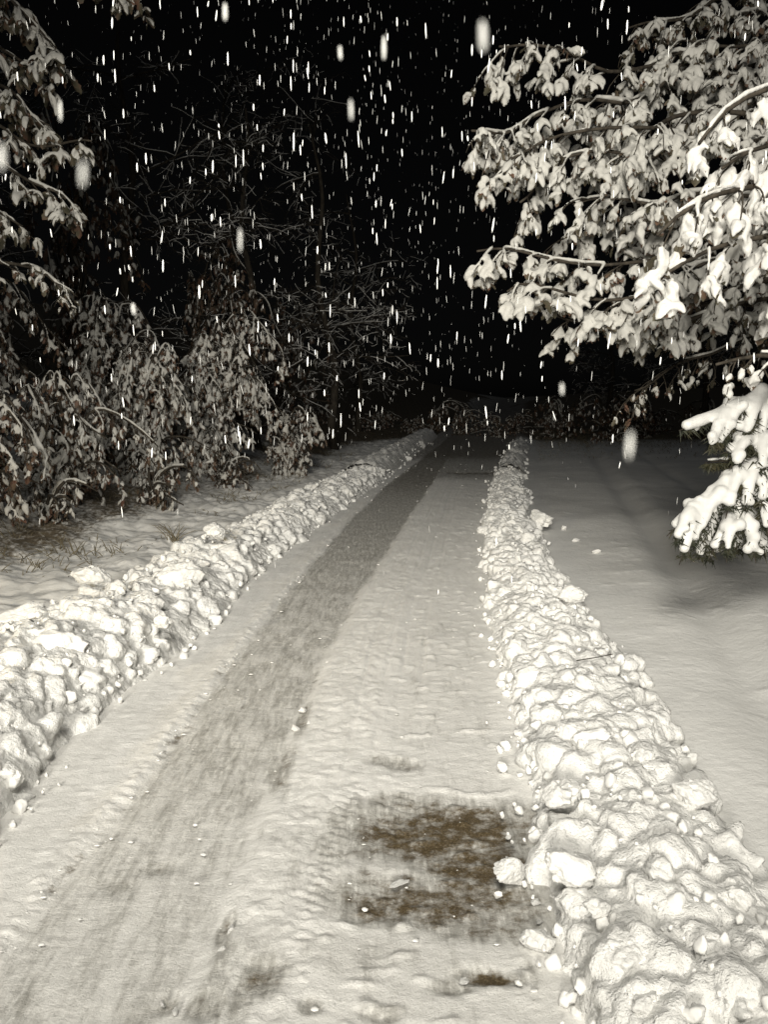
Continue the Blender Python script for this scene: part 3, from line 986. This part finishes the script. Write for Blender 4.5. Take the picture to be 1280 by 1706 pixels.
LEFTK = dict(r0=0.04, spacing=0.11, sub_len=0.6, leafL=0.14, nl=5, tpl=BS2, droop=0.5, snow=0.75, fat=1.0)
build_tree("beech_tree", "tall leafy tree at the upper left with thin snow on its leaves", "tree",
    (-6.4, 8.6, 0.6), (-6.2, 8.8, 10), 0.2, [
    ([(-180, -60, 8.4), (-40, -20, 8.2), (70, 20, 8.0), (110, 90, 8.0)], {}),
    ([(-180, 40, 8.4), (-40, 60, 8.2), (60, 90, 8.0), (110, 110, 7.9)], dict(sub_len=.4)),
    ([(-180, 100, 8.4), (-40, 130, 8.2), (40, 160, 8.0), (90, 200, 7.9)], {}),
    ([(-180, 190, 8.4), (-60, 205, 8.2), (60, 235, 8.0), (140, 235, 7.9)], dict(sub_len=.35)),
    ([(-180, 230, 8.4), (-40, 260, 8.2), (40, 290, 8.0), (100, 330, 7.9)], dict(sub_len=.45)),
    ([(-180, 330, 8.2), (-40, 350, 8.0), (40, 395, 7.9)], dict(sub_len=.45)),
    ([(-180, 400, 8.2), (-60, 425, 8.0), (30, 450, 7.9), (120, 500, 7.8)], dict(sub_len=.35, nl=3, leafL=.10, snow=.9)),
    ([(-180, -200, 8.4), (20, -120, 8.0), (180, -50, 7.8), (240, -20, 7.7)], dict(sub_len=.4)),
    ], M_OAKLEAF, **LEFTK)

# snow-bent bushes on the left bank
def bush(base, h, spread, label, seed, lean=(0.5, -0.3), nst=18, leafL=0.085, tpl=BS2, snow=0.85, group="snow-bent bushes on the slope", spc=0.13, dens=1.1):
    random.seed(seed)
    base = np.array([base[0], base[1], zland(base[0], base[1]) - 0.05])
    root = tag(empty("bush", base), label, "bush", group)
    gs, gl, gt, gb = Geo(), Geo(), Geo(), Geo()
    for k_ in range(nst):
        a = 6.283 * k_ / nst + random.uniform(-.3, .3)
        o_ = np.array([math.cos(a) * 0.7 + lean[0], math.sin(a) * 0.6 + lean[1], 0])
        lowb = k_ % 3 == 2; hh = h * (random.uniform(0.25, 0.45) if lowb else random.uniform(0.6, 1.05)); sp = spread * random.uniform(0.6, 1.1)
        pts = []
        for t in np.linspace(0, 1, 7):
            z = hh * math.sin(min(1.0, t * 1.35) * math.pi * 0.5) - 0.62 * hh * max(0, t - 0.5) ** 1.5 * 2
            pts.append(base + o_ * sp * t ** 1.3 + np.array([0, 0, z]))
        bough(gs, gl, gt, gb, pts, r0=0.03, spacing=spc, sub_len=0.5 * min(h, 3.6) / 2.2, leafL=leafL, nl=6, tpl=tpl,
              droop=1.7, snow=snow * 0.84, fat=1.25, start=0.10, density=dens)
    link("stems", gb.mesh("stems", base), M_BARK, root)
    link("twigs", gt.mesh("twigs", base), M_BARK, root)
    link("leaves", gl.mesh("leaves", base), M_BROWNLEAF, root)
    melt(link("snow_clumps", gs.mesh("snow_clumps", base), M_DIMSNOW, root), 0.016)
    return root

bush((-4.6, 8.3), 1.6, 0.9, "nearest brown-leaved bush bent by snow at the left edge of the photo", 21, snow=0.6)
bush((-4.3, 9.9), 2.0, 1.0, "snowy bush behind the nearest one with a drooping white tip above the slope", 22, snow=0.75)
bush((-5.9, 11.0), 2.7, 1.2, "bush with twiggy snow-dusted top against the night at the left", 23, snow=0.7)
bush((-3.9, 12.2), 2.5, 1.1, "bush with reddish brown leaves under a white hood in the middle of the row", 24)
bush((-3.3, 14.2), 3.3, 1.25, "tallest rounded bush wholly draped in snow at the driveway end of the row", 25, nst=20, snow=0.95, tpl=BS2)
bush((-4.9, 13.6), 3.4, 1.2, "high snow-draped bush behind the reddish one", 26, snow=0.9)
bush((-2.0, 15.3), 1.6, 0.8, "low drooping bush closest to the driveway past the tallest one", 27, snow=0.8)
bush((-4.4, 19.0), 6.0, 1.7, "high dark leafy thicket in the night behind the tallest bush", 31, nst=14, leafL=0.13, snow=0.25, spc=0.4, dens=0.7, group=None)
bush((-6.6, 16.5), 7.0, 2.0, "high dark leafy thicket in the night behind the snow-dusted bush at the left", 32, nst=14, leafL=0.13, snow=0.25, spc=0.4, dens=0.7, group=None)
bush((-3.4, 25.5), 5.0, 1.6, "faint drooping thicket where the driveway fades into the night", 33, nst=12, leafL=0.15, snow=0.35, spc=0.35, dens=0.7, group=None)
bush((-4.9, 7.2), 0.8, 0.5, "knee-high brown brush at the left edge of the photo in front of the bushes", 34, nst=8, leafL=0.07, snow=0.6)
bush((-3.9, 8.8), 0.7, 0.5, "low tangle of brown brush at the foot of the snowy bush", 35, nst=8, leafL=0.07, snow=0.6)
bush((-3.3, 10.8), 0.75, 0.6, "low tangle of brush at the foot of the reddish bush", 36, nst=9, leafL=0.07, snow=0.6)
bush((-2.7, 12.9), 0.8, 0.6, "low brush before the tallest rounded bush", 37, nst=9, leafL=0.07, snow=0.6)
protos = [bush((6.2, 28), 1.5, 1.7, "dim low brush along the far dark edge of the clearing", 60 + k_, nst=13, leafL=0.10, snow=0.35, spc=0.2, dens=0.7, group="brush along the far edge") for k_ in range(3)]
spots = [(6.2, 28), (8.0, 27), (9.8, 28.5), (11.8, 27.6), (13.8, 27), (4.6, 30), (7.1, 30.5), (3.0, 32), (1.2, 33), (-1.2, 31), (-2.6, 28.5), (10.6, 31), (13, 31), (15.8, 28), (5.6, 33.5), (-0.2, 35), (2.2, 35.5)]
for k_, (x_, y_) in enumerate(spots):
    pr = protos[k_ % 3]
    if k_ < 3: root = pr
    else:
        root = pr.copy(); SC.collection.objects.link(root)
        for ch in list(pr.children):
            c_ = ch.copy(); SC.collection.objects.link(c_); c_.parent = root
    root.location = (x_, y_, zland(x_, y_) - 0.05)
    root.rotation_euler = (0, 0, random.uniform(0, 6.28)); q_ = random.uniform(.5, 1.3); root.scale = (q_ * 1.15, q_ * 1.15, q_)
random.seed(99)

# snowy evergreen bough at the right edge: trunk, boughs, needles and a thick merged coat of snow
def snow_bough():
    base = np.array([3.9, 5.7, 0.05])
    root = tag(empty("evergreen_tree", base), "evergreen with low boughs under a thick smooth coat of snow at the right edge", "tree")
    g = Geo(); tp = trunk_pts(base, base + np.array([0.05, 0.05, 2.4]), 0.03)
    g.tube(tp, np.linspace(0.10, 0.03, len(tp)), 10)
    link("trunk", g.mesh("trunk", base), M_BARK, root)
    specs = [([(1400, 590, 5.3), (1290, 650, 5.1), (1225, 680, 5.0), (1170, 705, 4.95), (1142, 714, 4.9)],
              [(1245, 672, 1200, 735), (1205, 690, 1180, 735), (1285, 655, 1235, 720), (1300, 665, 1262, 745)]),
             ([(1400, 640, 5.3), (1300, 700, 5.1), (1240, 745, 5.0), (1215, 752, 4.95)],
              [(1280, 715, 1262, 775), (1255, 735, 1225, 760), (1310, 705, 1290, 780)]),
             ([(1420, 690, 5.2), (1310, 745, 5.1), (1235, 790, 5.0), (1170, 835, 4.95), (1125, 880, 4.9)],
              [(1230, 795, 1215, 850), (1195, 815, 1160, 905), (1165, 840, 1140, 930), (1150, 855, 1128, 895), (1255, 785, 1250, 850), (1290, 760, 1270, 830)]),
             ([(1420, 740, 5.3), (1320, 790, 5.15), (1260, 820, 5.05), (1215, 860, 5.0), (1190, 915, 4.95)],
              [(1235, 845, 1248, 915), (1215, 860, 1222, 915), (1270, 815, 1290, 870), (1300, 805, 1320, 880)]),
             ([(1180, 770, 5.0), (1205, 768, 5.05), (1250, 770, 5.1)], []),
             ]
    for path, subs in specs:
        gsn, gbr, gnd = Geo(), Geo(), Geo()
        P_ = [at(*p) for p in path]
        if path[0][0] > 1300:
            zt = P_[0][2] - 0.1; j = int(np.argmin(np.abs(tp[:, 2] - zt))); P_ = [tp[j]] + P_
        else:
            P_ = P_[::-1]
        def dense(pts, n):
            pts = np.array(pts); s_ = np.concatenate([[0], np.cumsum(np.linalg.norm(np.diff(pts, axis=0), axis=1))])
            t = np.linspace(0, s_[-1], n); Q = np.stack([np.interp(t, s_, pts[:, k_]) for k_ in range(3)], -1)
            for _ in range(4): Q[1:-1] = .5 * Q[1:-1] + .25 * (Q[:-2] + Q[2:])
            return Q
        def finger(Q, r0, r1):
            n = len(Q); gbr.tube(np.concatenate([Q, Q[-1:] + (Q[-1:] - Q[-2:-1]) / np.linalg.norm(Q[-1] - Q[-2]) * random.uniform(.02, .09)]), np.linspace(0.014, 0.003, n + 1), 5)
            rr_ = np.linspace(r0, r1, n) * (1 + 0.45 * perlin(Q * 9.0) + 0.22 * perlin(Q * 23.0))
            gsn.tube(Q + np.array([0, 0, 0.018]), rr_, 12, 0.85)
            for _ in range(int(n * 0.5)):
                i = random.randrange(n); r = rr_[i] * random.uniform(.65, 1.1)
                d = np.array([random.gauss(0, .6), random.gauss(0, .6), random.uniform(-.6, .6)])
                V_, F_ = ICO[2]; gsn.add(V_ * r + Q[i] + d * rr_[i] * 0.9 + np.array([0, 0, .02]), F_)
            for _ in range(n * 10):
                i = random.randrange(n)
                d = np.array([random.gauss(0, .8), random.gauss(0, .8), random.uniform(-1.3, -.2)]); d /= np.linalg.norm(d)
                L_ = random.uniform(.045, .085)
                s_ = Q[i] + np.array([random.gauss(0, .015), random.gauss(0, .015), -.015])
                w_ = np.cross(d, [random.random(), 1, .3]); w_ /= np.linalg.norm(w_); w_ *= .006
                gnd.add(np.array([s_ - w_, s_ + w_, s_ + d * L_]), np.array([[0, 1, 2]]))
        Q = dense(P_, 40); thin = len(subs) == 0
        finger(Q, 0.020 if thin else 0.070, 0.012 if thin else 0.034)
        for (ax, ay, bx_, by_) in subs:
            a_ = at(ax, ay, 5.0)
            i = int(np.argmin(np.linalg.norm(Q - a_, axis=1))); s_ = Q[i]
            D_ = (s_ - CAMP) @ FWD
            for rep in range(3):
                e_ = at(bx_ + random.uniform(-12, 12) + rep * 18, by_ + random.uniform(-10, 10), D_ - 0.12 + rep * 0.3)
                m_ = (s_ + e_) / 2 + np.array([0, -0.02, 0.05])
                finger(dense([s_, m_, e_], 14), 0.047, 0.030)
        b_o = link("bough", gbr.mesh("bough", base), M_BARK, root)
        link("needles", gnd.mesh("needles", base, False), M_NEEDLE, b_o)
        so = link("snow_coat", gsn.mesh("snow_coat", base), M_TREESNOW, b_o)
        rm = so.modifiers.new("merge", 'REMESH'); rm.mode = 'VOXEL'; rm.voxel_size = 0.011; rm.use_smooth_shade = True
        sm = so.modifiers.new("soft", 'SMOOTH'); sm.factor = 0.5; sm.iterations = 5
snow_bough()

# bare trees of the wood behind, barely caught by the light
def bare_tree(x, y, h, label, seed, snow=True, group="bare trees of the dark wood"):
    random.seed(seed)
    base = np.array([x, y, zland(x, y) - 0.1])
    root = tag(empty("bare_tree", base), label, "tree", group)
    gt_, gb, gsn = Geo(), Geo(), Geo()
    tp = trunk_pts(base, base + np.array([random.uniform(-.6, .6), random.uniform(-.5, .5), h]), 0.15, 14)
    gt_.tube(tp, np.linspace(0.13, 0.03, len(tp)), 9)
    def grow(p, d, L, r, lev):
        n = 6; q = [p]; dd = d
        for k_ in range(n):
            dd = dd + np.array([random.gauss(0, .16), random.gauss(0, .16), random.gauss(-0.03, .12)]); dd /= np.linalg.norm(dd)
            q.append(q[-1] + dd * L / n)
        q = np.array(q); gb.tube(q, np.linspace(r, r * .35, n + 1), 4 if lev else 5)
        if snow and random.random() < .25:
            gsn.tube(q + np.array([0, 0, r * .6 + .004]), np.linspace(r * .8 + .006, r * .3 + .004, n + 1), 4, .7)
        if lev >= 3: return
        for _ in range((7, 5, 4)[lev]):
            i = random.randrange(1, n + 1)
            nd = dd * 0.5 + np.array([random.gauss(0, .8), random.gauss(0, .8), random.gauss(0.0, .5)]); nd /= np.linalg.norm(nd)
            grow(q[i], nd, L * random.uniform(.4, .6), r * .5, lev + 1)
    for k_ in range(11):
        i = random.randrange(2, 13); a = random.uniform(0, 6.28)
        grow(tp[i], np.array([math.cos(a), math.sin(a), random.uniform(-.1, .5)]), random.uniform(1.3, 2.6), 0.03, 0)
    link("trunk", gt_.mesh("trunk", base), M_BARK, root)
    link("branches", gb.mesh("branches", base), M_BARK, root)
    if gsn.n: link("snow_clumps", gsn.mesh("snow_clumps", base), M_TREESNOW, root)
    return root

bare_specs = [(-5.6, 17.5, 9), (-3.2, 19.5, 8), (-7.5, 15.0, 9), (-1.4, 22.0, 9), (-4.6, 24, 10), (-1.0, 30.5, 9), (-9.5, 19, 10),
              (11.5, 28.0, 9), (14.5, 24.0, 9), (10.6, 36.0, 9)]
bare_lab = ["bare snow-dusted tree rising directly behind the tallest bush", "bare tree between the bushes and the end of the driveway",
            "bare snow-dusted tree behind the tall leafy tree at the upper left", "slim bare tree where the driveway fades into the dark",
            "faint bare tree deep in the wood behind the others", "last bare tree beyond the end of the driveway",
            "faint bare tree high on the slope at the left edge", "bare tree at the far edge of the snow field under the oak boughs",
            "bare tree at the far right of the snow field", "bare tree where the narrow snow bank ends in the dark"]
for (x_, y_, h_), lb, sd in zip(bare_specs, bare_lab, range(40, 60)):
    bare_tree(x_, y_, h_, lb, sd)
random.seed(123)

# low dead brush at the far edge of the field and on the slope
G = Geo()
def blade(G_, p, d, L, w=0.004):
    d = np.array(d, float); d /= np.linalg.norm(d)
    s_ = np.cross(d, [0, 1, 0]); s_ /= np.linalg.norm(s_) + 1e-9
    pts = [p + d * L * t + np.array([0, 0, -0.35 * L * t ** 3]) + np.array([d[0], d[1], 0]) * 0.3 * L * t ** 2 for t in (0, .35, .7, 1)]
    V_ = []
    for q, ww in zip(pts, (w, w * .9, w * .6, w * .15)): V_ += [q - s_ * ww, q + s_ * ww]
    G_.add(np.array(V_), None, np.array([[0, 1, 3, 2], [2, 3, 5, 4], [4, 5, 7, 6]]))
for k_ in range(9000):
    if random.random() < .55:
        y = random.uniform(19, 36); x = float(cx(R_IN, np.array([y]))[0]) + random.uniform(0.8, 14)
        if y < 23 and random.random() < .6: continue
    else:
        y = random.uniform(6.5, 22); x = float(cx(L_IN, np.array([y]))[0]) - random.uniform(1.5, 5.5)
        if perlin(np.array([[x * .8, y * .8, 3.]]))[0] < 0.02: continue
    blade(G, np.array([x, y, land(np.array([x]), np.array([y]))[0] - .02]), (random.gauss(0, .6), random.gauss(0, .5), 1), random.uniform(.08, .26), .005)
tag(link("dead_grass", G.mesh("dead_grass"), M_GRASS), "dead grass and weeds poking through the thin snow", "grass", kind='stuff')

def tuft(px, py, z, n, L, label, up=0.5):
    p = ground(px, py, z)
    root_p = np.array([p[0], p[1], zland(p[0], p[1])])
    g = Geo()
    for _ in range(n):
        blade(g, np.array([random.gauss(0, .035), random.gauss(0, .03), -0.02]), (random.gauss(0, up), random.gauss(0, .3), 1), L * random.uniform(.6, 1.1), .005)
    tag(link("grass_tuft", g.mesh("grass_tuft"), M_GRASS, loc=root_p), label, "grass tuft", "grass tufts behind the tall bank")
tuft(290, 868, 0.25, 14, 0.42, "tuft of bent dry grass blades just behind the tall bank above the bright snow ball")
tuft(113, 885, 0.25, 4, 0.32, "few thin dry stalks in the snow below the nearest bush")
tuft(405, 840, 0.3, 6, 0.22, "small low grass tuft behind the tall bank halfway to the tallest bush")
tuft(60, 905, 0.25, 5, 0.20, "short dry stalks at the left edge of the photo behind the bank")

# dark twigs caught in the ploughed snow
def stick(px, py, z, dpx, dpy, r, label):
    a = ground(px, py, z); b_ = ground(px + dpx, py + dpy, z + 0.02)
    g = Geo(); t = np.linspace(0, 1, 8)[:, None]; P_ = a + (b_ - a) * t; P_ += 0.012 * np.stack([perlin(P_ * 9 + k_ * 5) for k_ in range(3)], -1)
    g.tube(P_ - a, np.linspace(r, r * .5, 8), 5)
    tag(link("twig", g.mesh("twig"), M_BARK, loc=a), label, "twig", "twigs caught in the narrow bank")
stick(962, 1102, 0.24, 60, -12, 0.0035, "dark twig lying across the crest of the narrow bank below the flat-topped block")

# ------------------------------------------------------------------ falling snow
FL = []
for k_ in range(6):
    V_, F_ = ICO[2]
    d = 0.9 + 0.25 * fbm(V_ * 1.6 + k_ * 7, 2)
    Q = V_ * d[:, None] * np.sign(V_) ** 2 * np.array([0.30, 0.26, 1.0])
    FL.append((Q, F_))
FLM = [mesh_from("snowflake", v_, [f_]) for v_, f_ in FL]
M_BIGFLAKE = bpy.data.materials.new("loose wet snowflake"); nt = nodes(M_BIGFLAKE)
b = nt.nodes['Principled BSDF']; b.inputs['Base Color'].default_value = (0.85, 0.85, 0.82, 1); b.inputs['Roughness'].default_value = 0.6
b.inputs['Alpha'].default_value = 0.45
big = [(805, 60, 0.36, 17, 33, "largest blurred snowflake high above the driveway"),
       (585, 183, 0.60, 8, 22, "bright blurred snowflake above the middle of the driveway"),
       (567, 88, 0.75, 7, 16, "blurred snowflake above the bright one near the top middle"),
       (2, 262, 0.32, 14, 30, "blurred snowflake cut by the left edge of the photo"),
       (138, 290, 0.32, 12, 28, "soft grey snowflake before the tall leafy tree"),
       (1050, 742, 0.33, 12, 32, "soft blurred snowflake floating before the far edge of the snow field"),
       (937, 648, 0.62, 8, 14, "dim blurred snowflake below the hanging tips of the oak"),
       (100, 185, 0.7, 7, 24, "long white snowflake over the leaves of the upper left tree"),
       (400, 400, 0.6, 6, 26, "long faint snowflake left of the middle"),
       (640, 80, 0.7, 8, 26, "faint wide snowflake near the top middle"),
       (222, 515, 0.8, 7, 13, "blurred snowflake above the tallest bush"),
       (375, 20, 0.7, 9, 20, "blurred snowflake at the top edge left of the middle")]
for px, py, D, wpx, hpx, lb in big:
    me_ = random.choice(FLM).copy(); me_.materials.clear()
    o = link("snowflake", me_, M_BIGFLAKE)
    D *= 0.62
    o.location = at(px, py, D)
    o.scale = (wpx / FPX * D / 0.34 * .5, wpx / FPX * D / 0.34 * .5, hpx / FPX * D * .85)
    o.rotation_euler = (0.05, 0.06, random.uniform(0, 6))
    tag(o, lb, "snowflake", "snowflakes falling through the night")
fl = []
for _ in range(3300):
    D = 1.6 + 13 * random.random() ** 1.25
    px = random.gauss(560, 330) if random.random() < .7 else random.uniform(-30, 1310); py = random.uniform(-30, 1000 if random.random() < .1 else 760)
    p = at(px, py, D)
    if p[2] < 0.3: continue
    s = (0.006 + 0.016 * random.random() ** 1.7) * random.choice([.55, .8, .9, 1, 1.1])
    if s / D > 0.0068: s = 0.0068 * D * random.uniform(.5, 1)
    fl.append((s / D, p, s, D))
fl.sort(key=lambda t: -t[0])
G = Geo()
for i, (k_, p, s, D) in enumerate(fl):
    lean = random.gauss(0.06, 0.08); asp = random.uniform(0.75, 1.25)
    if i < 288:
        o = link("snowflake", FLM[i % 6], M_FLAKE)
        o.location = p; w_ = random.uniform(.4, .75); o.scale = (s * w_, s * w_, s * asp * random.uniform(.7, 1.7))
        o.rotation_euler = (random.gauss(0, .05), lean, random.uniform(0, 6))
        tag(o, "small white snowflake falling in front of the dark wood and trees", "snowflake", "snowflakes falling through the night")
    else:
        V_, F_ = FL[i % 6]
        R = np.array(Euler((random.gauss(0, .05), lean, random.uniform(0, 6))).to_matrix())
        G.add((V_ * s * np.array([.30, .30, asp * 1.6])) @ R.T + p, F_)
tag(link("falling_snow", G.mesh("falling_snow"), M_FAINT), "fine distant snowflakes filling the night air", "falling snow", kind='stuff')
